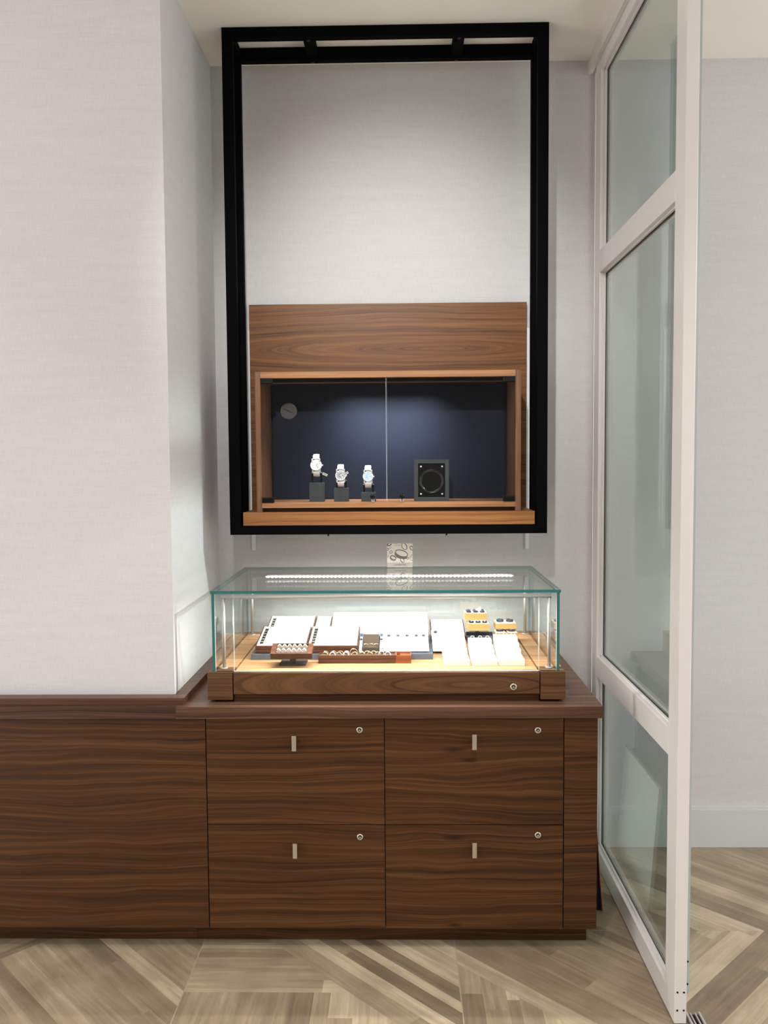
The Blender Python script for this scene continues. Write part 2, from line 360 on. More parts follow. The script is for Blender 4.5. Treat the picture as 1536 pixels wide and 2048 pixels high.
# ------------------------------------------------------------------ glass partition
t = thing('sliding_glass_partition', 'tall white framed sliding glass partition standing right of the counter', 'glass door', (.77, 2.9, 0))
DX0, DX1 = .755, .789
bx('stile', (DX0, DX1, 2.335, 2.42, .006, 3.105), M_white, t, .002)
st2 = bx('stile', (DX0, DX1, 3.315, 3.395, .006, 3.105), M_white, t, .002)
for z0, z1 in ((.006, .076), (.741, .821), (2.282, 2.364), (3.027, 3.105)):
    bx('rail', (DX0, DX1, 2.42, 3.315, z0, z1), M_white, t, .0015)
for z0, z1 in ((.076, .741), (.821, 2.282), (2.364, 3.027)):
    g = bx('glass_pane', (.780, .786, 2.412, 3.325, z0-.006, z1+.006), M_gdoor, t)
    bm = bmesh.new()
    for xa, xb in ((.7705, .7785), (.7872, .7885)):
        box(bm, xa, xb, 2.42, 3.315, z0, z0+.004); box(bm, xa, xb, 2.42, 3.315, z1-.004, z1)
        box(bm, xa, xb, 2.42, 2.427, z0, z1); box(bm, xa, xb, 3.308, 3.315, z0, z1)
    obj('glazing_bead', bm, M_white, t)
    bm = bmesh.new()
    for xa, xb in ((.7786, .7798), (.7862, .7871)):
        box(bm, xa, xb, 2.42, 3.315, z0, z0+.006); box(bm, xa, xb, 2.42, 3.315, z1-.006, z1); box(bm, xa, xb, 3.305, 3.315, z0, z1); box(bm, xa, xb, 2.42, 2.43, z0, z1)
    obj('black_seal', bm, M_gap, t)
bx('edge_seal', (DX1, DX1+.009, 2.345, 2.40, .09, 3.10), M_gask, t)
for x, z, yy in ((.763, .097, 2.336), (.781, .097, 2.336), (.763, .045, 2.336), (.781, .045, 2.336), (.7935, .115, 2.346), (.7935, .18, 2.346)):
    bm = bmesh.new(); cyl(bm, (x, yy, z), (x, yy-.0025, z), .0026, 12); obj('screw', bm, M_blk2, t)
bm = bmesh.new()
for xa, xb, z in ((.800, .806, .012), (.812, .816, .009), (.826, .830, .009), (.836, .842, .012)): box(bm, xa, xb, -3, 2.38, 0, z)
box(bm, .800, .842, -3, 2.38, 0, .003, 1)
tag(obj('floor_track', bm, [M_steel, M_blk2], origin=(.82, 0, 0)), 'grooved metal floor track at the foot of the glass partition', 'floor track')

# ------------------------------------------------------------------ cabinets
def lock(parent, x, z, y, r=.0095):
    bm = bmesh.new(); lathe(bm, (x, y+.001, z), (0, -1, 0), [(r*1.08, 0), (r*1.08, .002), (r*.95, .0035), (r*.6, .0035), (r*.55, .002)], 28)
    k = obj('lock', bm, M_satin, parent)
    bm = bmesh.new(); cyl(bm, (x, y, z), (x, y-.0036, z), r*.5, 16); obj('keyhole', bm, M_gap, k)
    bm = bmesh.new(); cyl(bm, (x, y, z), (x, y-.0042, z), r*.33, 16); obj('lock_core', bm, M_satin, k)
YF = 2.70
XL, XM, XR, XE = -.6255, -.055, .5143, .621
ZB, ZM, ZT = .074, .4165, .766
cab = thing('drawer_cabinet', 'walnut cabinet of four wide drawers with nickel tab pulls under the display case', 'cabinet', (-.0, 3.08, 0))
bm = bmesh.new(); box(bm, XL, XE, YF+.02, YW-.03, ZB, ZT); obj('carcass', bm, M_gap, cab)
bx('end_panel', (XR+.0015, XE, YF, YW-.03, ZB, ZT), M_wE, cab, .0008)
tag(bx('toe_kick_board', (-.6805, .603, 2.766, 2.79, 0, ZB-.0005), M_wE, None, origin=(0, 2.77, 0)), 'recessed walnut toe kick board under the four drawers', 'toe kick')
hw = {(0, 1): ((-.341, .6885), (-.134, .7252)), (1, 1): (( .2292, .6925), (.432, .7235)), (0, 0): ((-.3424, .340), (-.1355, .3764)), (1, 0): ((.2292, .3425), (.433, .383))}
for (i, j), (hd, lk) in hw.items():
    xa, xb = ((XL+.0015, XM-.0012), (XM+.0012, XR-.0015))[i]; za, zb = ((ZB, ZM-.0012), (ZM+.0012, ZT-.003))[j]
    d = bx('drawer', (xa, xb, YF, YF+.019, za, zb), (M_wD1, M_wD2)[i], cab, .0006)
    bm = bmesh.new(); box(bm, hd[0]-.0068, hd[0]+.0068, YF-.024, YF-.020, hd[1]-.0245, hd[1]+.0245)
    box(bm, hd[0]-.005, hd[0]+.005, YF-.020, YF+.002, hd[1]-.006, hd[1]+.006)
    obj('tab_pull', bm, M_satin, d, .0008); lock(d, lk[0], lk[1], YF)
lc = thing('wall_cabinet', 'plain knotty walnut panelled low cabinet running left below the wall', 'cabinet', (-1.4, 3.0, 0))
bx('front_panel', (-2.2, XL-.0015, YF, YF+.02, ZB, ZT), M_wL, lc, .0006)
tag(bx('toe_kick_board', (-2.2, -.6815, 2.766, 2.79, 0, ZB-.0005), M_wE, None, origin=(-1.4, 2.77, 0)), 'recessed walnut toe kick board under the plain knotty panel', 'toe kick')
bx('carcass', (-2.2, XL-.0015, YF+.02, YW-.03, ZB, ZT), M_gap, lc)
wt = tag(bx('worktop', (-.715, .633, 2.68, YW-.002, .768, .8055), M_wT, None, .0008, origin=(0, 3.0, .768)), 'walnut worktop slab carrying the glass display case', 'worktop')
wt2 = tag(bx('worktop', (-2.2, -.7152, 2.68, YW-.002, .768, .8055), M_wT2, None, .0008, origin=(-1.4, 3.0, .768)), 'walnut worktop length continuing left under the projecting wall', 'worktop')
bm = bmesh.new(); box(bm, -2.2, -.694, 2.705, 2.7499, .8055, .828); box(bm, -.7349, -.694, 2.7499, YW-.002, .8055, .828)
tag(obj('worktop_upstand', bm, M_wU, None, .0006, origin=(-1.2, 2.8, .8055)), 'low walnut upstand strip wrapping the foot of the projecting wall', 'trim strip')
# leaning board
sg = thing('display_board', 'thin pale board with red edge leaning beside the cabinet by the glass partition', 'board', (.68, 3.15, 0))
bm = bmesh.new()
xb_, xt_ = .700, .668
def slab(bm, off0, off1, mi=0, y0=2.95, y1=3.40, z0=0.0, z1=.44):
    vs = []
    for y in (y0, y1):
        for (xx, z) in ((xb_+off0, z0), (xb_+off1, z0), (xt_+off1, z1), (xt_+off0, z1)): vs.append(bm.verts.new((xx, y, z)))
    for f in ((0, 1, 2, 3), (7, 6, 5, 4), (0, 4, 5, 1), (1, 5, 6, 2), (2, 6, 7, 3), (3, 7, 4, 0)): bm.faces.new([vs[i] for i in f]).material_index = mi
slab(bm, -.004, 0); obj('red_panel', bm, M_red, sg)
bm = bmesh.new(); slab(bm, .0001, .0012, y0=2.953, y1=3.397, z1=.437); obj('pale_face', bm, M_signf, sg)
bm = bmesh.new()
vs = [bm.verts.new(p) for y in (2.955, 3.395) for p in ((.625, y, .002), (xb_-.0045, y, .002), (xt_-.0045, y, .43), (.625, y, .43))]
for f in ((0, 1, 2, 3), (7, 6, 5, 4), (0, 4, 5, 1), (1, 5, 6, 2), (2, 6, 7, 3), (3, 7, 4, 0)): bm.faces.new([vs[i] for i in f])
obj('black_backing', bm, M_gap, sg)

# ------------------------------------------------------------------ hanging steel frame
fr = thing('hanging_frame', 'tall black steel box frame hung from ceiling around the watch cabinet', 'frame', (-.045, 3.26, 1.31))
FX0, FX1, FZ0 = -.628, .5375, 1.3103
b = .0385
for (y0, y1, nm) in ((3.165, 3.165+.03, 'front'), (3.32, 3.35, 'rear')):
    for xa, xb in ((FX0, FX0+b), (FX1-b, FX1)): bx('upright', (xa, xb, y0, y1, FZ0, H_C-.001), M_black, fr, .0015)
    bx('top_bar', (FX0+b, FX1-b, y0, y1, H_C-.001-b-(.010 if nm == 'rear' else 0), H_C-.001), M_black, fr, .0015)
    bx('bottom_bar', (FX0+b, FX1-b, y0, y1, FZ0, FZ0+.034), M_black, fr, .0015)
for xa in (FX0, FX1-b):
    for z0, z1 in ((FZ0, FZ0+.034), (H_C-.001-b, H_C-.001)):
        bx('side_bar', (xa, xa+b, 3.195, 3.32, z0, z1), M_black, fr, .001)
for xa in (-.3385, .2015):
    cb = bx('cross_bar', (xa, xa+.0385, 3.195, 3.32, H_C-.001-b, H_C-.001), M_black, fr, .001)
    for y in (3.185, 3.335):
        bm = bmesh.new(); cyl(bm, (xa+.019, y, H_C-.001-b-(0.01 if y > 3.3 else 0)), (xa+.019, y, H_C-.0435-(0.01 if y > 3.3 else 0)), .006, 12)
        obj('bolt', bm, M_blk2, cb)
for x in (-.267, .170):
    bm = bmesh.new(); cyl(bm, (x, 3.182, FZ0), (x, 3.182, FZ0-.007), .0035, 12); obj('bolt', bm, M_blk2, fr)
sh = tag(bx('wood_shelf', (-.5786, .4915, 3.163, 3.44, 1.3445, 1.393), M_wS, None, .001, origin=(-.045, 3.3, 1.3445)), 'thick walnut shelf board resting on the bottom of the black frame', 'shelf')
pn = thing('back_panel', 'wide horizontal grain walnut panel on the wall behind the watch cabinet', 'wood panel', (-.045, 3.47, 1.36))
bx('board', (-.593, .501, 3.442, 3.46, 1.36, 2.198), M_wP, pn, .001)
bx('cleat', (-.55, .46, 3.4601, 3.4699, 1.40, 2.15), M_gap, pn)
for xa, lb in ((-.600, 'frosted white wall rail left of the walnut panel'), (.500, 'frosted white wall rail right of the walnut panel')):
    tag(bx('wall_rail', (xa, xa+.0155, 3.4601, YW-.0002, 1.2225, 2.100), M_stand, None, .001, origin=(xa, 3.465, 1.22)), lb, 'wall rail', 'wall rails')
# ------------------------------------------------------------------ watch cabinet
wc = thing('watch_cabinet', 'walnut framed glass fronted watch cabinet with dark blue lining on shelf', 'display cabinet', (-.045, 3.3, 1.393))
BX0, BX1, BY = -.530, .4425, 3.175
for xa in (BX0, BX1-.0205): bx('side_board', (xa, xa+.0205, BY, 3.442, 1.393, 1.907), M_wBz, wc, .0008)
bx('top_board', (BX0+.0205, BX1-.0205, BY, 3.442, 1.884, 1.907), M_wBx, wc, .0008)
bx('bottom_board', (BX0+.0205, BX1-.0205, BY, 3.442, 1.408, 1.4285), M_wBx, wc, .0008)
bx('plinth', (BX0+.0205, BX1-.0205, 3.20, 3.442, 1.393, 1.408), M_wE, wc)
bx('blue_lining', (-.500, .4125, 3.415, 3.44, 1.4285, 1.884), M_navy, wc)
bx('shadow_gap', (BX0+.0206, BX1-.0206, 3.436, 3.4415, 1.4286, 1.8839), M_gap, wc)
bx('light_housing', (-.47, .385, 3.205, 3.222, 1.872, 1.8838), M_blk2, wc)
for xa, xb, kx in ((-.508, -.0502, -.1003), (-.0482, .4205, .0066)):
    d = bx('glass_door', (xa, xb, 3.178, 3.183, 1.430, 1.882), [M_gbox], wc)
    bm = bmesh.new()
    box(bm, xb-.0005 if xa < -.3 else xa, xb if xa < -.3 else xa+.0005, 3.1779, 3.1831, 1.430, 1.882); obj('glass_edge', bm, M_edge2, d)
    hx = xa-.001 if xa < -.3 else xb-.0435
    for z0, z1 in ((1.4275, 1.4475), (1.8635, 1.8835)):
        bx('hinge', (hx, hx+.044, 3.170, 3.1885, z0, z1), M_blk2, d, .002)
    bm = bmesh.new(); lathe(bm, (kx, 3.178, 1.449), (0, -1, 0), [(.006, 0), (.007, .004), (.0095, .007), (.0105, .013), (.009, .018), (.005, .0195)], 24); obj('knob', bm, M_blk2, d)
    bx('lock_tab', (kx-.005, kx+.005, 3.170, 3.1778, 1.4285, 1.441), M_satin, d, .001)
# watches
def make_watch(wx, wz, wy, dial, dialmat, R=.0195, tagged=False, tilt=.25):
    w = thing('wristwatch', 'x', 'watch', (wx, wy, wz))
    cy = wy+.028
    # bracelet: links around an ellipse
    bm = bmesh.new(); n = 26
    for i in range(n):
        a = 2*PI*i/n
        if math.cos(a-PI) > .80: continue      # room for the case
        y = cy+math.cos(a)*.028; z = wz+math.sin(a)*.040
        ty, tz = -math.sin(a)*.028, math.cos(a)*.040; l = math.hypot(ty, tz); ang = math.atan2(tz, ty)
        wd = .0125-.002*(math.cos(a)+1)
        Mx = Matrix.Translation((wx, y, z)) @ Matrix.Rotation(ang, 4, 'X')
        box(bm, -wd, -wd*.38, -l*PI/n*.92, l*PI/n*.92, -.0016, .0016, 0, Mx)
        box(bm, -wd*.34, wd*.34, -l*PI/n*.92, l*PI/n*.92, -.0021, .0021, 0, Mx)
        box(bm, wd*.38, wd, -l*PI/n*.92, l*PI/n*.92, -.0016, .0016, 0, Mx)
    obj('bracelet', bm, M_silver, w, .0004, 1)
    o = Vector((wx, wy+.004, wz)); d = Vector((0, -math.cos(tilt), math.sin(tilt)))
    bm = bmesh.new(); lathe(bm, o, d, [(R*.8, -.004), (R, -.002), (R, .003), (R*.96, .0048), (R*.80, .0058), (R*.79, .0046)], 40)
    for sx in (-1, 1):
        for sz in (-1, 1):
            Mx = Matrix.Translation(o) @ Matrix.Rotation(tilt, 4, 'X')
            box(bm, sx*.0135-.0025, sx*.0135+.0025, -.003, .003, sz*.019-.006, sz*.019+.006, 0, Mx)
    obj('watch_case', bm, M_silver, w)
    bm = bmesh.new(); cyl(bm, o+Vector((R, 0, 0)), o+Vector((R+.004, 0, 0)), .0028, 12); obj('crown', bm, M_silver, w)
    bm = bmesh.new(); cyl(bm, o+d*.0040, o+d*.0049, R*.785, 36); dl = obj('dial', bm, dialmat, w)
    bm = bmesh.new(); Mx = Matrix.Translation(o+d*.0050) @ Matrix.Rotation(PI/2-tilt, 4, 'X') if False else Matrix.Translation(o+d*.0050) @ d.to_track_quat('Z', 'Y').to_matrix().to_4x4()
    for k in range(12):
        box(bm, -.0007, .0007, R*.50, R*.68, 0, .0003, 0, Mx @ Matrix.Rotation(2*PI*k/12, 4, 'Z'))
    for ang, ln, wd in ((.9, R*.42, .0010), (2.4, R*.62, .0007)):
        box(bm, -wd, wd, -.001, ln, .0003, .0006, 0, Mx @ Matrix.Rotation(-ang, 4, 'Z'))
    obj('hands', bm, M_strip if dial == 'white' else M_dial1, dl)
    return w
def tagpart(w, x, y, z, ang):
    bm = bmesh.new(); Mx = Matrix.Translation((x, y, z)) @ Matrix.Rotation(ang, 4, 'Y'); box(bm, -.0095, .0095, -.0004, .0004, -.0042, .0042, 0, Mx)
    tg = obj('price_tag', bm, M_card, w)
    bm = bmesh.new()
    for i in range(5): box(bm, -.0072+i*.0032, -.0054+i*.0032, -.0007, -.0004, -.002, .002, 0, Mx)
    obj('tag_print', bm, M_ink1, tg)
def watch_stand(wx, y0, zt, lab, wz):
    s = thing('watch_stand', lab, 'watch stand', (wx, y0+.02, 1.4285), 'watch stands in the cabinet')
    bx('block', (wx-.027, wx+.027, y0, y0+.05, 1.4285, zt), M_dgrey, s, .001)
    bx('groove_line', (wx-.0272, wx+.0272, y0-.0002, y0+.0502, 1.4455, 1.4463), M_gap, s)
    for sx in (-1, 1): bx('post', (wx+sx*.0165-.0037, wx+sx*.0165+.0037, y0+.018, y0+.026, zt, wz-.010), M_blk2, s)
    bm = bmesh.new(); box(bm, wx-.0205, wx+.0205, y0+.017, y0+.027, wz-.010, wz-.006); 
    obj('cross_piece', bm, M_satin, s)
watch_stand(-.3120, 3.215, 1.4995, 'tallest grey watch stand, under the white-dial watch', 1.545)
watch_stand(-.2200, 3.215, 1.4790, 'middle-height grey watch stand, under the black-dial watch', 1.515)
watch_stand(-.1185, 3.215, 1.4625, 'lowest grey watch stand, under the blue-dial watch', 1.500)
w1 = make_watch(-.3110, 1.5645, 3.196, 'white', M_dial1, .0215); w1['label'] = 'steel bracelet watch with bright white dial and tag on the tallest stand'
tagpart(w1, -.278, 3.196, 1.531, .4)
w2 = make_watch(-.2205, 1.5255, 3.196, 'black', M_dial2, .0195); w2['label'] = 'steel bracelet watch with black dial and white markers, middle of three'
tagpart(w2, -.200, 3.1905, 1.5335, -.6)
w3 = make_watch(-.1190, 1.5215, 3.196, 'blue', M_dial3, .0195); w3['label'] = 'steel bracelet watch with blue dial on the lowest stand'
for w in (w1, w2, w3): w['group'] = 'steel watches in the cabinet'
# winder box
wb = thing('watch_winder', 'black framed box with ringed round window and four silver screws', 'display box', (.117, 3.24, 1.4285))
xa, xb, y0, z0, z1 = .0525, .1815, 3.215, 1.4288, 1.5830
bx('body', (xa, xb, y0+.012, y0+.07, z0, z1), M_dgrey, wb, .001)
bm = bmesh.new(); fw = .0145
box(bm, xa, xa+fw, y0, y0+.012, z0, z1); box(bm, xb-fw, xb, y0, y0+.012, z0, z1); box(bm, xa+fw, xb-fw, y0, y0+.012, z0, z0+fw); box(bm, xa+fw, xb-fw, y0, y0+.012, z1-fw, z1)
obj('frame', bm, M_dgrey, wb, .0008)
bx('front_plate', (xa+fw, xb-fw, y0+.007, y0+.012, z0+fw, z1-fw), M_blk2, wb)
cx, cz = (xa+xb)/2, z0+.072
bm = bmesh.new(); lathe(bm, (cx, y0+.007, cz), (0, -1, 0), [(.047, 0), (.047, .003), (.044, .005), (.0395, .005), (.037, .002), (.034, .0005), (.034, -.001), (.046, -.001)], 56, 0, True)
obj('window_ring', bm, plain('gloss_black', (.008, .008, .008, 1), .12), wb)
bm = bmesh.new(); cyl(bm, (cx, y0+.0068, cz), (cx, y0+.0062, cz), .034, 40); obj('window_disc', bm, M_blk2, wb)
for sx in (-1, 1):
    for zz in (z0+.026, z1-.026):
        bm = bmesh.new(); lathe(bm, (cx+sx*.0395, y0+.007, zz), (0, -1, 0), [(.0036, 0), (.0036, .001), (.002, .0024), (.0004, .0026)], 16); obj('screw', bm, M_silver, wb)

# ------------------------------------------------------------------ glass display case
dc = thing('glass_display_case', 'glass topped jewellery display case with walnut base standing on the worktop', 'display case', (-.05, 3.05, .8055))
ZD = .903
CX0, CX1, CY0, CY1 = -.6248, .5249, 2.735, 3.40
DI0, DI1 = -.5405, .4420
bx('base', (CX0+.006, CX1-.006, CY0+.012, CY1, .826, ZD-.012), M_wE, dc)
for xa, xb in ((CX0, DI0-.0035), (DI1+.0035, CX1)):
    bx('corner_block', (xa, xb, CY0, CY0+.075, .813, ZD), M_wB2, dc, .0008)
    bx('side_rail', (xa, xb, CY0+.0752, CY1, .813, ZD), M_wDk, dc, .0006)
    bx('foot', (xa+.02, xb-.015, CY0+.02, CY0+.07, .8056, .813), M_blk2, dc)
    bx('foot', (xa+.02, xb-.015, CY1-.07, CY1-.02, .8056, .813), M_blk2, dc)
bx('recess_board', (DI0, DI1, CY0+.010, CY0+.03, .8056, .8316), M_wE, dc)
df = bx('drawer_front', (DI0, DI1, CY0, CY0+.02, .8316, ZD-.0015), M_wB, dc, .0008)
lock(df, .359, .8535, CY0, .0105)
bx('deck', (DI0+.002, DI1-.002, CY0+.0205, 3.362, ZD-.012, ZD), M_wDk, dc, .0006)
G0, G1 = -.6095, .5075
def pane(nm, x0_, x1_, y0_, y1_, z0_, z1_, edges, par=dc, em=None, gm=None):
    bm = bmesh.new(); box(bm, x0_, x1_, y0_, y1_, z0_, z1_); bm.normal_update()
    for f in bm.faces:
        n = f.normal; k = max(range(3), key=lambda i: abs(n[i]))
        if 'xyz'[k] in edges: f.material_index = 1
    return obj(nm, bm, [gm or M_gl, em or M_edge], par)
pane('glass_top', -.6134, .5107, 2.745, 3.370, 1.1560, 1.1655, 'xy')
pane('glass_side', G0, G0+.009, 2.747, 3.368, ZD, 1.1558, 'yz')
pane('glass_side', G1-.009, G1, 2.747, 3.368, ZD, 1.1558, 'yz')
pane('glass_back', G0+.0095, G1-.0095, 3.360, 3.368, ZD, 1.1558, 'xz', em=M_edge2)
pane('glass_front_corner', G0+.0095, DI0-.0015, 2.747, 2.755, ZD, 1.1558, 'xz', em=M_edge2)
pane('glass_front_corner', DI1+.0015, G1-.0095, 2.747, 2.755, ZD, 1.1558, 'xz', em=M_edge2)
pane('glass_front', DI0+.001, DI1-.001, 2.747, 2.755, ZD, 1.1552, 'xz', df, em=M_edge2)
for (yb, zb, lr) in ((2.792, 1.139, 'front'), (3.335, 1.139, 'rear')):
    bm = bmesh.new(); cyl(bm, (-.5895, yb, zb), (.4885, yb, zb), .0075, 24); br = obj('light_bar', bm, M_steel, dc)
    for x in (-.5810, .4815):
        bm = bmesh.new(); cyl(bm, (x, yb, ZD+.002), (x, yb, zb-.004), .0055, 20); po = obj('post', bm, M_steel, dc)
        bm = bmesh.new(); cyl(bm, (x, yb, ZD), (x, yb, ZD+.003), .012, 24); obj('flange', bm, M_steel, po)
    if lr == 'front':
        bx('led_strip', (-.525, .435, yb+.0015, yb+.0045, zb-.0070, zb-.005), M_led, br); continue
    bm = bmesh.new(); s = -1
    n = 62
    for k in range(n):
        x = -.515+.94*k/(n-1); cyl(bm, (x, yb+s*.0052, zb-.0058), (x, yb+s*.0072, zb-.0078), .0052, 10)
    box(bm, -.525, .435, yb+s*.002, yb+s*.0062, zb-.0072, zb-.0052)
    obj('led_strip', bm, M_led, br)

def lamp_area(name, loc, rot, sx, sy, power, col=(1, .97, .93), spread=PI):
    l = bpy.data.lights.new(name, 'AREA'); l.shape = 'RECTANGLE'; l.size = sx; l.size_y = sy; l.energy = power; l.color = col; l.spread = spread
    o = bpy.data.objects.new(name, l); C.objects.link(o); o.location = loc; o.rotation_euler = rot; return o
lamp_area('led_light_front', (-.045, 2.805, 1.128), (math.radians(4), 0, 0), .94, .008, 9, spread=math.radians(180))
lamp_area('led_light_rear', (-.045, 3.322, 1.128), (math.radians(-5), 0, 0), .94, .008, 4.5, spread=math.radians(120))

# ------------------------------------------------------------------ trays and stock in the case
def tilt_tray(name, label, cat, x0_, x1_, y0_, y1_, zf, zb, th, padmat, sidemat, group=None, strip=False, slot=False, split=True, rim=.005):
    t = thing(name, label, cat, ((x0_+x1_)/2, (y0_+y1_)/2, zf-th), group)
    L_ = math.hypot(y1_-y0_, zb-zf); a = math.atan2(zb-zf, y1_-y0_)
    Mx = Matrix.Translation((x0_, y0_, zf)) @ Matrix.Rotation(a, 4, 'X'); W = x1_-x0_
    bm = bmesh.new(); box(bm, 0, W, 0, L_, -th*.48, -.0012, 0, Mx)
    obj('frame', bm, sidemat, t, .0008)
    if split:
        bm = bmesh.new(); box(bm, .0008, W-.0008, .0008, L_-.001, -th*.92, -th*.54, 0, Mx); obj('lower_frame', bm, sidemat, t, .0008)
        bm = bmesh.new(); box(bm, .002, W-.002, .002, L_-.002, -th*.55, -th*.47, 0, Mx); obj('joint', bm, M_gap, t)
    bm = bmesh.new(); box(bm, rim, W-rim, rim, L_-rim, -.0012, .0004, 0, Mx); pd = obj('pad', bm, padmat, t)
    if strip:
        bm = bmesh.new(); box(bm, .012, .024, .016, L_-.022, .0004, .0008, 0, Mx); n = 6; dy = (L_-.038)/n
        for i in range(n): box(bm, .0135, .0225, .016+dy*i+dy*.78, .016+dy*i+dy*.9, .0008, .001, 1, Mx)
        obj('label_strip', bm, [M_strip, M_labs], t)
    if slot:
        bm = bmesh.new(); box(bm, W*.22, W*.92, L_-.026, L_-.023, .0004, .0008, 0, Mx); obj('slot_line', bm, M_strip, t)
    # wedge that carries the back edge
    if zb-zf > .01:
        bm = bmesh.new(); zz = zf-th*1.0
        vs = [bm.verts.new(p) for x in (x0_+.006, x1_-.006) for p in ((x, y0_+.012, zz), (x, y1_-.006, zz), (x, y1_-.006, zb-th*.96))]
        for f in ((0, 1, 2), (5, 4, 3), (0, 3, 4, 1), (1, 4, 5, 2), (2, 5, 3, 0)): bm.faces.new([vs[i] for i in f])
        obj('wedge', bm, M_grey, t)
    t['_M'] = 0
    return t, Mx, L_, W
PZ = .923
tag(bx('platform', (-.513, .1085, 2.908, 3.330, ZD+.0002, PZ), M_grey, None, .0008, origin=(-.2, 3.1, ZD)), 'low slate grey platform under the white trays, left half of case', 'platform')
gW = 'white wood-edged trays on the grey platform'
TA = tilt_tray('presentation_tray', 'front left white tray with walnut edge and dark label strip, behind the tilted ring tray', 'tray', -.4985, -.3225, 2.910, 3.094, .9515, .9835, .0285, M_pad, M_wTr, gW, True)
TC = tilt_tray('presentation_tray', 'white walnut-edged tray with dark label strip behind the long brown ring tray', 'tray', -.3210, -.1470, 2.910, 3.094, .9515, .9835, .0285, M_pad, M_wTr, gW, True)
TB = tilt_tray('presentation_tray', 'rear left white tray with a thin slot along its top edge', 'tray', -.4985, -.3245, 3.105, 3.285, .9515, .9865, .0285, M_pad, M_wTr, gW, True, True)
TC2 = tilt_tray('presentation_tray', 'plain white tray at the back between slotted tray and wide tray', 'tray', -.3225, -.262, 3.105, 3.285, .9515, .9855, .0285, M_pad, M_wTr, gW)
TD = tilt_tray('wide_presentation_tray', 'wide white back tray, tallest of the trays on the grey platform', 'tray', -.2580, .1000, 3.105, 3.300, .9560, .998, .030, M_pad, M_silver, None, split=False)
TE = tilt_tray('silver_edged_tray', 'white tray in silver blue frame beside the small brown ring box', 'tray', -.066, .096, 2.925, 3.094, .9300, .9640, .007, M_pad, M_silver, None, split=False)
TF = tilt_tray('presentation_tray', 'right rear white tray with walnut edge beside the stacked birch boxes', 'tray', .111, .2405, 3.177, 3.325, .9300, .9650, .0265, M_pad, M_wTr, None)
TF2 = tilt_tray('presentation_tray', 'plain white tray right of the grey platform, behind the white ring blocks', 'tray', .111, .2300, 2.990, 3.165, .9200, .955, .0165, M_pad, M_pad, None, split=False)
# silver/blue upright divider blocks
for xa, lb in ((-.1445, 'slim silver divider with blue cap left of the small brown ring box'), (-.0735, 'slim silver divider with blue cap right of the small brown ring box')):
    dv = thing('divider_block', lb, 'divider', (xa+.004, 2.98, PZ), 'divider blocks beside the small ring box')
    Mx = Matrix.Translation((xa, 2.92, .929)) @ Matrix.Rotation(.24, 4, 'X')
    bm = bmesh.new(); box(bm, 0, .0095, 0, .11, -.004, .004, 0, Mx); obj('metal_strip', bm, M_silver, dv)
    bm = bmesh.new(); box(bm, .0005, .009, .112, .128, -.004, .0055, 0, Mx); obj('blue_cap', bm, M_blue, dv)
    bm = bmesh.new(); box(bm, .0005, .009, .078, .094, .004, .0045, 0, Mx); obj('grey_patch', bm, M_grey, dv)
# small brown open box
sb = thing('small_ring_box', 'small dark brown open ring box in the middle of the case', 'ring box', (-.104, 2.97, PZ))
Mx = Matrix.Translation((-.1325, 2.925, .9235)) @ Matrix.Rotation(.10, 4, 'X')
bm = bmesh.new(); W = .0565
box(bm, 0, W, 0, .06, 0, .003, 0, Mx); box(bm, 0, W, 0, .003, .003, .019, 0, Mx); box(bm, 0, .003, .003, .06, .003, .019, 0, Mx); box(bm, W-.003, W, .003, .06, .003, .019, 0, Mx)
obj('tray_box', bm, M_brk, sb, .0005)
bm = bmesh.new(); Mx2 = Matrix.Translation((-.1325, 2.985, .928)) @ Matrix.Rotation(.5, 4, 'X'); box(bm, 0, W, 0, .004, 0, .046, 0, Mx2 @ Matrix.Rotation(-.7, 4, 'X')); obj('lid', bm, M_brl, sb, .0005)
bm = bmesh.new(); box(bm, .003, W-.003, .003, .058, .003, .013, 0, Mx); obj('cushion', bm, M_brl, sb)
# long brown ring tray
lt = thing('long_ring_tray', 'long narrow brown wooden ring tray at the front of the case', 'ring tray', (-.148, 2.90, ZD))
LX0, LX1, LY0, LY1 = -.2775, -.0185, 2.852, 2.9065
for z0_, z1_ in ((ZD+.0002, ZD+.0125), (ZD+.0135, ZD+.0275)):
    bm = bmesh.new(); w_ = .0035
    box(bm, LX0, LX1, LY0, LY0+w_, z0_, z1_); box(bm, LX0, LX1, LY1-w_, LY1, z0_, z1_); box(bm, LX0, LX0+w_, LY0+w_, LY1-w_, z0_, z1_); box(bm, LX1-w_, LX1, LY0+w_, LY1-w_, z0_, z1_)
    obj('tray_frame', bm, M_wTr, lt, .0005)
bx('foam', (LX0+.0036, LX1-.0036, LY0+.0036, LY1-.0036, ZD+.002, ZD+.0225), M_brl, lt)
bt = thing('compartment_tray', 'short reddish wooden compartment box butted against the long ring tray', 'ring tray', (.008, 2.90, ZD))
M_red_wood = walnut('red_wood', s2l(86, 42, 22), s2l(118, 60, 32), s2l(140, 78, 44), seed=12, wave=.2, scale=2)
bm = bmesh.new(); X0_, X1_ = -.0180, .0335
box(bm, X0_, X1_, LY0, LY1, ZD+.0003, ZD+.0115); w_ = .003
box(bm, X0_, X1_, LY0, LY0+w_, ZD+.0115, ZD+.0275); box(bm, X0_, X1_, LY1-w_, LY1, ZD+.0115, ZD+.0275); box(bm, X0_, X0_+w_, LY0+w_, LY1-w_, ZD+.0115, ZD+.0275); box(bm, X1_-w_, X1_, LY0+w_, LY1-w_, ZD+.0115, ZD+.0275)
obj('compartment', bm, M_red_wood, bt, .0005)
bx('inner_step', (X0_+.0142, X1_-w_-.0002, LY0+.02, LY1-w_-.0002, ZD+.0116, ZD+.023), M_red_wood, bt, .0004)
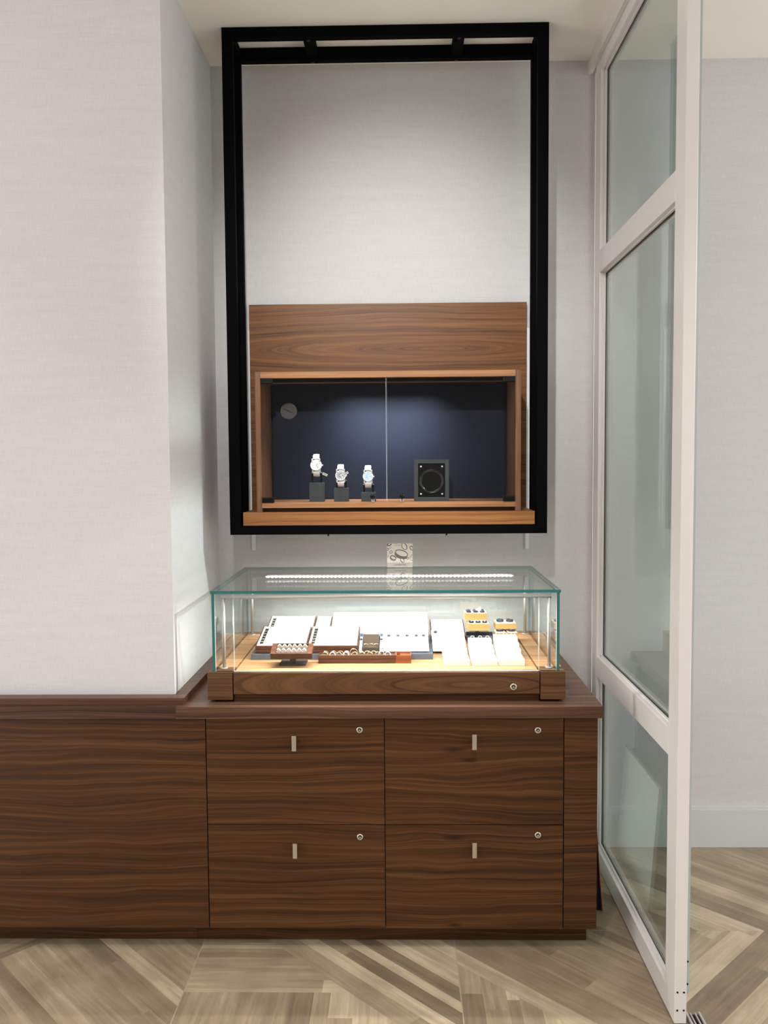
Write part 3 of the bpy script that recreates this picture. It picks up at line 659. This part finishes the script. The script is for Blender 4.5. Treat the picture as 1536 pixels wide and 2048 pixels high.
# tilted tray on pedestal
st = thing('pedestal_ring_tray', 'tilted brown ring tray of sparkling rings on a dark pedestal', 'ring tray', (-.362, 2.85, ZD))
bx('foot_plate', (-.4050, -.3165, 2.822, 2.888, ZD+.0002, ZD+.005), M_brk, st, .0005)
bm = bmesh.new(); box(bm, -.371, -.352, 2.838, 2.852, ZD+.005, .942); obj('post', bm, M_brk, st)
PM = Matrix.Translation((-.4300, 2.800, .9305)) @ Matrix.Rotation(.34, 4, 'X'); PW = .137; PD = .066; Ht = .0215
bm = bmesh.new(); box(bm, 0, PW, 0, PD, 0, .004, 0, PM); box(bm, 0, PW, 0, .004, .004, Ht, 0, PM); box(bm, 0, PW, PD-.004, PD, .004, Ht, 0, PM)
box(bm, 0, .016, .004, PD-.004, .004, Ht, 0, PM); box(bm, PW-.016, PW, .004, PD-.004, .004, Ht, 0, PM); obj('tray_frame', bm, M_wTr, st, .0006)
bm = bmesh.new(); box(bm, .016, PW-.016, .004, PD-.004, .004, .014, 0, PM); obj('foam', bm, M_brl, st)
# birch boxes
def birch(label, x0_, x1_, y0_, y1_, z0_, z1_, grp):
    t = thing('birch_ring_box', label, 'ring box', ((x0_+x1_)/2, (y0_+y1_)/2, z0_), grp)
    bx('box', (x0_, x1_, y0_, y1_, z0_, z1_-.0012), M_birch, t, .001)
    bx('white_pad', (x0_+.003, x1_-.003, y0_+.003, y1_-.003, z1_-.0012, z1_), M_pad, t)
    return t
gB = 'birch ring boxes at the right rear of the case'
tag(bx('grey_mat', (.2465, .4320, 3.135, 3.335, ZD+.0002, ZD+.0095), M_grey, None, .0005, origin=(.34, 3.2, ZD)), 'flat grey plinth mat under the birch ring boxes', 'mat')
rs = thing('box_riser', 'slim riser with twin black rods carrying the two stacked birch boxes', 'riser', (.285, 3.235, ZD+.0095))
bx('back_plate', (.2480, .3480, 3.262, 3.268, ZD+.0096, ZD+.024), M_grey, rs)
for x in (.281, .289):
    bm = bmesh.new(); cyl(bm, (x, 3.215, ZD+.0095), (x, 3.215, .9425), .0022, 12); obj('rod', bm, M_blk2, rs)
bx('top_plate', (.252, .326, 3.192, 3.245, .9425, .9445), M_blk2, rs)
birch('upper birch box of dark rings, topmost of the taller stack', .2400, .3225, 3.215, 3.275, .9805, 1.0075, gB)
birch('lower birch box of dark rings on the black rods', .2475, .3295, 3.190, 3.250, .9445, .9725, gB)
bx('spacer', (.262, .318, 3.216, 3.25, .9725, .9805), M_pad, bpy.data.objects['birch_ring_box.001']).name = 'spacer'
birch('wide birch box with two dark rings, top of the right stack', .3515, .4290, 3.190, 3.262, .9500, .9730, gB)
birch('small birch box left of pair under the wide birch box', .3470, .3880, 3.160, 3.215, .9127, .9445, gB)
birch('small birch box right of pair under the wide birch box', .3905, .4310, 3.160, 3.215, .9127, .9445, gB)
bx('riser_block', (.360, .420, 3.22, 3.26, .9128, .950), M_pad, bpy.data.objects['birch_ring_box.002'])
# white ring blocks
gK = 'white stepped ring blocks at the right front'
cols = ((.1415, .2250, 'left white stepped ring block beside the silver trays', 2.99, .9420), (.2345, .3165, 'middle white stepped ring block, between two alike', 3.02, .955), (.3245, .4065, 'right white stepped ring block nearest the steel post', 3.035, .9640))
for xa, xb, lb, ye, ze in cols:
    k = thing('ring_block', lb, 'ring block', ((xa+xb)/2, 2.85, ZD), gK)
    bx('front_block', (xa, xb, 2.812, 2.897, ZD+.0002, .924), M_pad, k, .0012)
    bm = bmesh.new(); n = 3; dy = (ye-2.8975)/n
    for i in range(n):
        zt = .924+(ze-.924)*(i+1)/n; box(bm, xa+.001, xb-.001, 2.8975+dy*i, 2.8975+dy*(i+1)-.0003, ZD+.0002, zt)
    obj('step', bm, M_pad, k, .0012)

# ------------------------------------------------------------------ rings
ring_mesh = {}
def ring(kind, label, group, pos, rot=(0, 0, 0), s=1.0, tiltx=0):
    key = kind
    if key not in ring_mesh:
        bm = bmesh.new(); I = Matrix.Identity(4)
        if kind == 'gold': ringmesh(bm, .0102, .0042, .0016, I)
        elif kind == 'silver': ringmesh(bm, .0100, .0050, .0016, I)
        elif kind == 'dark': ringmesh(bm, .0112, .0070, .0018, Matrix.Rotation(PI/2, 4, 'X'))
        elif kind == 'bright': ringmesh(bm, .0100, .0060, .0016, Matrix.Rotation(PI/2, 4, 'X'))
        elif kind == 'solitaire': ringmesh(bm, .0090, .0026, .0012, I)
        me = bpy.data.meshes.new(kind+'_band'); bmesh.ops.recalc_face_normals(bm, faces=bm.faces); bm.to_mesh(me); bm.free()
        me.materials.append({'gold': M_gold, 'silver': M_silver, 'dark': M_tung, 'bright': M_silver, 'solitaire': M_silver}[kind])
        gm = None
        if kind == 'solitaire':
            bm = bmesh.new(); gem(bm, Matrix.Translation((0, 0, .0112)), .0042); 
            for k in (-1, 1): gem(bm, Matrix.Translation((k*.0045, 0, .0098)), .0022)
            gm = bpy.data.meshes.new('gemstone'); bmesh.ops.recalc_face_normals(bm, faces=bm.faces); bm.to_mesh(gm); bm.free(); gm.materials.append(M_gem)
        ring_mesh[key] = (me, gm)
    me, gm = ring_mesh[key]
    o = bpy.data.objects.new('finger_ring', me); C.objects.link(o); o.location = pos; o.rotation_euler = rot; o.scale = (s, s, s)
    tag(o, label, 'ring', group)
    if gm:
        g = bpy.data.objects.new('gemstone', gm); C.objects.link(g); g.parent = o
    return o
RT = (ZD+.0225)
top = [150, 245, 330, 405, 490, 580, 655, 730, 825]; bot = [150, 240, 315, 400, 508, 598, 690, 785, 905]
def lx(c): return -.2778+(c-72)/(1183-72)*.311
for i, c in enumerate(top):
    big = (i == 4)
    kd = 'silver' if i in (3, 8) else 'gold'
    lb = 'largest gold band, standing tall in the long brown tray' if big else ('pale silver band in the back row of the long brown tray' if kd == 'silver' else 'gold band standing in the back row of the long brown tray')
    gr = 'largest band in the long tray' if big else ('silver bands, back row of long tray' if kd == 'silver' else 'gold bands, back row of long tray')
    ring(kd, lb, gr, (lx(c), 2.891, RT+(.008 if big else .003)), (0, 0, random.uniform(-.15, .15)), 1.25 if big else .95)
for i, c in enumerate(bot):
    kd = 'silver' if i in (1, 3, 8) else 'gold'
    ring(kd, ('pale silver band in the front row of the long brown tray' if kd == 'silver' else 'gold band standing in the front row of the long brown tray'),
         'silver bands, front row of long tray' if kd == 'silver' else 'gold bands, front row of long tray', (lx(c), 2.867, RT+.004), (0, 0, random.uniform(-.15, .15)), 1.0)
for i in range(6):
    for j in range(2):
        p = PM @ Vector((.026+i*.0170, .019+j*.026, .0175))
        ring('solitaire', 'sparkling gemstone ring in the front row of the pedestal tray' if j == 0 else 'sparkling gemstone ring in the back row of the pedestal tray', 'gemstone rings in the pedestal tray, '+('front' if j == 0 else 'back')+' row', p, (.34, 0, random.uniform(-.2, .2)), .9)
for i in range(3):
    ring('gold', 'thin gold band standing in the small brown ring box', 'gold bands in the small ring box', (-.122+i*.018, 2.952+.004*(i % 2), .941), (0, 0, 0), .85)
def tray_rings(T_, us, vs, kd, lb, gr, s=.6):
    t_, Mx, L_, W = T_
    for v in vs:
        for u in us:
            ring(kd, lb, gr, Mx @ Vector((u*W, v*L_, .0035)), (math.atan2(Mx[2][1], Mx[1][1]), 0, 0), s)
tray_rings(TA, (.32, .44, .56, .68, .8), (.15, .32, .49, .66), 'silver', 'small silver ring on the front left white tray', 'silver rings on the front left tray', .5)
tray_rings(TD, (.36, .5, .64, .78, .9), (.45, .72), 'silver', 'small silver ring on the wide white back tray', 'silver rings on the wide back tray', .6)
tray_rings(TE, (.14, .34, .54, .74, .9), (.72, ), 'dark', 'small dark ring in the back row of the silver edged tray', 'dark rings, back of silver edged tray', .5)
tray_rings(TE, (.14, .34, .54, .74, .9), (.32, ), 'silver', 'small silver ring in the front row of the silver edged tray', 'silver rings, front of silver edged tray', .5)
tray_rings(TF, (.2, .42, .66), (.25, ), 'silver', 'small silver ring on the right rear white tray', 'silver rings on the right rear tray', .55)
ring('dark', 'single dark ring low on the white tray right of the platform', 'single dark ring', (.1255, 3.13, .9535), (0.2, 0, 0), .6)
def box_rings(x0_, x1_, y0_, y1_, z, lb, gr, kinds, n=2, rows=2, s=.8):
    for i in range(n):
        for j in range(rows):
            ring(kinds[(i+j) % len(kinds)], lb, gr, (x0_+(x1_-x0_)*(i+.5)/n, y0_+(y1_-y0_)*(j+.5)/rows, z+.0035*s), (0, 0, 0), s)
box_rings(.243, .3195, 3.218, 3.270, 1.0075, 'dark ring lying on the upper birch box', 'dark rings on the upper birch box', ['dark'], 3, 2, .85)
box_rings(.2505, .3265, 3.192, 3.225, .9725, 'dark ring lying on the lower birch box', 'dark rings on the lower birch box', ['dark'], 3, 1, .85)
box_rings(.354, .4265, 3.196, 3.258, .9730, 'large dark ring lying on the wide birch box', 'dark rings on the wide birch box', ['dark'], 2, 1, 1.25)
ring('dark', 'dark band lying on the small left birch box', 'dark band, small left birch box', (.3675, 3.187, .9483), (0, 0, 0), 1.2)
ring('dark', 'dark band lying on the small right birch box', 'dark band, small right birch box', (.4110, 3.187, .9483), (0, 0, 0), 1.2)
for ci, (xa, xb, lb, ye, ze) in enumerate(cols):
    w_ = ('left', 'middle', 'right')[ci]
    dy = (ye-2.8975)/3
    for j in range(3):
        zt = .924+(ze-.924)*(j+1)/3
        for i in range(3):
            ring('silver', 'silver band standing on the '+w_+' white ring block', 'silver bands on the '+w_+' ring block', (xa+.015+i*.0265, 2.8975+dy*(j+.5), zt+.004), (0, 0, random.uniform(-.3, .3)), .7)
# small tilted hand tag on the top box: a white folded card
bm = bmesh.new(); Mx = Matrix.Translation((.296, 3.25, 1.0155)) @ Matrix.Rotation(.5, 4, 'Y'); 
vs = [bm.verts.new(Mx @ Vector(p)) for p in ((-.010, -.006, -.0085), (.010, -.006, -.003), (.0, 0, .013), (-.010, .006, -.0085), (.010, .006, -.003))]
for f in ((0, 1, 2), (4, 3, 2), (0, 2, 3), (1, 4, 2), (0, 3, 4, 1)): bm.faces.new([vs[i] for i in f])
tag(obj('folded_card', bm, M_card, origin=(.296, 3.25, 1.0085)), 'tiny white folded card on the topmost birch box', 'card')

# ------------------------------------------------------------------ card on the glass top
hc = thing('card_holder', 'small clear holder with ring picture card on top of the glass case', 'card holder', (-.004, 3.33, 1.1655))
kx0, kx1, kz0, kz1, ky = -.0535, .0475, 1.1656, 1.2595, 3.330
cd = bx('picture_card', (kx0+.001, kx1-.001, ky, ky+.0008, kz0+.001, kz1), M_card, hc)
bm = bmesh.new(); box(bm, kx0-.0005, kx1+.0005, ky-.0030, ky-.0012, kz0, kz0+.020); box(bm, kx0-.0005, kx1+.0005, ky+.0012, ky+.0028, kz0, kz1-.02); box(bm, kx0-.0005, kx1+.0005, ky-.0030, ky+.02, kz0-.0001+.0001, kz0+.0014)
obj('acrylic_holder', bm, M_acr, hc)
def picring(u, v, a, b_, th, rot, depth, mo, mi_):
    # printed ring picture: outer wall ellipse + open inner ellipse
    bm = bmesh.new(); n = 36; cx_, cz_ = kx0+u*(kx1-kx0), kz0+v*(kz1-kz0); ca, sa = math.cos(rot), math.sin(rot)
    def P(x, z, y):
        X_, Z_ = cx_+x*ca-z*sa, cz_+x*sa+z*ca
        return (min(max(X_, kx0+.0015), kx1-.0015), y, min(max(Z_, kz0+.003), kz1-.0006))
    def ell(a_, b2, off, y, mi):
        vs = [bm.verts.new(P(math.cos(2*PI*i/n)*a_+off[0], math.sin(2*PI*i/n)*b2+off[1], y)) for i in range(n)]
        try: bm.faces.new(vs).material_index = mi
        except ValueError: pass
    ell(a, b_, (0, -depth), ky-.00015, 0); ell(a, b_, (0, -depth*.5), ky-.0002, 0)
    ell(a, b_, (0, 0), ky-.00025, 1); ell(a-th, b_-th, (0, -th*.3), ky-.0003, 2)
    return obj('ring_picture', bm, [mo, mi_, M_card], cd)
cw = .101
for a_ in ((.57, .60, .0255, .0125, .0022, -.32, .010, M_ink2, M_ink1), (.25, .42, .0125, .0075, .0024, -.4, .005, M_ink2, M_ink1), (.60, .31, .0095, .006, .0016, -.9, .002, M_ink2, M_ink1),
           (.68, .88, .0145, .0095, .0022, -1.05, .003, M_ink3, M_ink1), (.10, .98, .011, .006, .0035, .6, .001, M_ink1, M_ink1), (.16, .65, .0065, .0050, .0014, .5, .001, M_ink2, M_ink1),
           (.80, .38, .005, .0035, .0012, 1.2, .001, M_ink2, M_ink1), (.97, .42, .012, .009, .0022, 1.1, .002, M_ink2, M_ink4), (.95, .80, .010, .006, .0018, 2.2, .002, M_ink2, M_ink1),
           (.35, .95, .006, .004, .0014, .2, .001, M_ink4, M_ink4), (.47, .93, .004, .003, .0009, .5, .0005, M_ink2, M_ink2), (.03, .77, .0055, .004, .0018, .9, .001, M_ink1, M_ink1), (.04, .47, .004, .003, .0009, .5, .0005, M_ink2, M_ink2), (.13, .84, .004, .003, .0009, .7, .0005, M_ink1, M_ink1)):
    picring(*a_)
cu = bpy.data.curves.new('card_text', 'FONT'); cu.body = 'LASHBROOK'; cu.size = .0085; cu.align_x = 'CENTER'; cu.extrude = .0001
to = bpy.data.objects.new('card_text_tmp', cu); C.objects.link(to)
bpy.context.view_layer.update()
me = bpy.data.meshes.new_from_object(to.evaluated_get(bpy.context.evaluated_depsgraph_get())); bpy.data.objects.remove(to)
tx = bpy.data.objects.new('card_text', me); C.objects.link(tx); me.materials.clear(); me.materials.append(M_ink2); tx.parent = cd
tx.rotation_euler = (PI/2, 0, 0); tx.location = Vector(((kx0+kx1)/2, ky-.00025, kz0+.0085))-Vector(hc.location)

# ------------------------------------------------------------------ clock on the far shop wall (seen mirrored in the watch cabinet)
ck = thing('wall_clock', 'small round white wall clock mirrored in the watch cabinet glass', 'clock', (-1.22, -3.19, 2.13))
bm = bmesh.new(); lathe(bm, (-1.22, -3.2, 2.13), (0, 1, 0), [(.092, 0), (.092, .03), (.082, .034), (.080, .02)], 40); obj('clock_rim', bm, M_gold, ck)
bm = bmesh.new(); cyl(bm, (-1.22, -3.2, 2.13), (-1.22, -3.176, 2.13), .080, 40); obj('clock_face', bm, M_clock, ck)
bm = bmesh.new(); 
for a, l in ((2.0, .045), (-1.1, .062)): 
    Mx = Matrix.Translation((-1.22, -3.174, 2.13)) @ Matrix.Rotation(a, 4, 'Y'); box(bm, -.003, .003, -.001, .001, -.008, l, 0, Mx)
obj('clock_hand', bm, M_blk2, ck)

# ------------------------------------------------------------------ lights
def downlight(x, y, power, col, lab, spot=1.9, rad=.06):
    t = thing('recessed_downlight', lab, 'ceiling light', (x, y, H_C-.003), 'recessed downlights')
    bm = bmesh.new(); lathe(bm, (x, y, H_C-.0005), (0, 0, -1), [(.062, 0), (.062, .004), (.054, .005), (.052, .001)], 32); obj('trim_ring', bm, M_white, t)
    bm = bmesh.new(); cyl(bm, (x, y, H_C-.001), (x, y, H_C-.004), .050, 28); obj('lens', bm, M_lens, t)
    l = bpy.data.lights.new('downlight_lamp', 'SPOT'); l.energy = power; l.color = col; l.spot_size = spot; l.spot_blend = .6; l.shadow_soft_size = rad
    o = bpy.data.objects.new('downlight_lamp', l); C.objects.link(o); o.location = (x, y, H_C-.03); return o
WARM = (1, .93, .86); COOL = (.88, .95, 1)
P_ = 52
def accent(x, y, tx, ty, tz, power, ang, lab, col=(1, .975, .95), blend=1.0, rad=.035):
    t = thing('recessed_spotlight', lab, 'ceiling light', (x, y, H_C-.003), 'recessed downlights')
    bm = bmesh.new(); lathe(bm, (x, y, H_C-.0005), (0, 0, -1), [(.062, 0), (.062, .004), (.054, .005), (.052, .001)], 32); obj('trim_ring', bm, M_white, t)
    bm = bmesh.new(); cyl(bm, (x, y, H_C-.001), (x, y, H_C-.004), .050, 28); obj('lens', bm, M_lens, t)
    l = bpy.data.lights.new('spotlight_lamp', 'SPOT'); l.energy = power; l.color = col; l.spot_size = math.radians(ang); l.spot_blend = blend; l.shadow_soft_size = rad
    o = bpy.data.objects.new('spotlight_lamp', l); C.objects.link(o); o.location = (x, y, H_C-.03)
    o.rotation_euler = (Vector((tx, ty, tz))-o.location).to_track_quat('-Z', 'Y').to_euler()
accent(-.2, .5, 0, 3.47, 1.97, 285, 39, 'recessed ceiling spotlight aimed at the alcove wall', (.99, 1, 1))
accent(.15, 1.8, .12, 2.98, .9, 130, 30, 'recessed ceiling spotlight aimed down at the glass case')
accent(2.3, 2.35, -.735, 3.0, 1.1, 680, 26, 'recessed ceiling spotlight beyond the partition aimed at the alcove side wall', (.97, .98, 1), rad=.11)
downlight(-1.25, 1.45, P_*.36, WARM, 'recessed ceiling downlight in front of the projecting wall')
downlight(.05, 1.45, P_, WARM, 'recessed ceiling downlight in front of the display case')
downlight(-.6, .2, P_, WARM, 'recessed ceiling downlight left above the camera')
downlight(.5, .2, P_, WARM, 'recessed ceiling downlight right above the camera')
downlight(1.75, 1.6, P_*.6, COOL, 'recessed ceiling downlight beyond the glass partition')
lamp_area('cabinet_led', (-.045, 3.235, 1.868), (math.radians(38), 0, 0), .36, .01, 2.1, (.85, .92, 1), math.radians(85))

lamp_area('watch_fill_light', (-.22, 3.196, 1.868), (math.radians(2), 0, 0), .30, .01, .85, (.95, .97, 1), math.radians(80))  # added fill lamp without a fitting, brightens the watches below
w = bpy.data.worlds.new('World'); bpy.context.scene.world = w; w.use_nodes = True
bg = w.node_tree.nodes['Background']; bg.inputs[0].default_value = (.975, .99, 1, 1); bg.inputs[1].default_value = 2.4

# ------------------------------------------------------------------ camera
f_, pit, yaw, rol = 1727.468, .0593614, .0189254, -.00715777
fw = Vector((-math.sin(yaw)*math.cos(pit), math.cos(yaw)*math.cos(pit), -math.sin(pit)))
rt = fw.cross(Vector((0, 0, 1))).normalized(); up = rt.cross(fw)
r2 = rt*math.cos(rol)+up*math.sin(rol); u2 = -rt*math.sin(rol)+up*math.cos(rol)
cam = bpy.data.cameras.new('Camera'); co = bpy.data.objects.new('Camera', cam); C.objects.link(co)
m3 = Matrix((r2, u2, -fw)).transposed(); co.matrix_world = Matrix.Translation((0, 0, 1.58)) @ m3.to_4x4()
cam.sensor_fit = 'VERTICAL'; cam.sensor_height = 36; cam.sensor_width = 27; cam.lens = 36*f_/2048; cam.clip_start = .02
sc = bpy.context.scene; sc.camera = co
for o in C.objects:
    for k in ('_w', '_M'):
        if k in o: del o[k]
sc.view_settings.view_transform = 'Standard'; sc.view_settings.look = 'None'; sc.view_settings.gamma = 1; sc.view_settings.use_curve_mapping = False
sc.view_settings.exposure = 0
cy = sc.cycles; cy.use_denoising = True; cy.max_bounces = 14; cy.transparent_max_bounces = 40; cy.glossy_bounces = 8; cy.diffuse_bounces = 5; cy.caustics_reflective = False; cy.caustics_refractive = False
cy.sample_clamp_indirect = 6
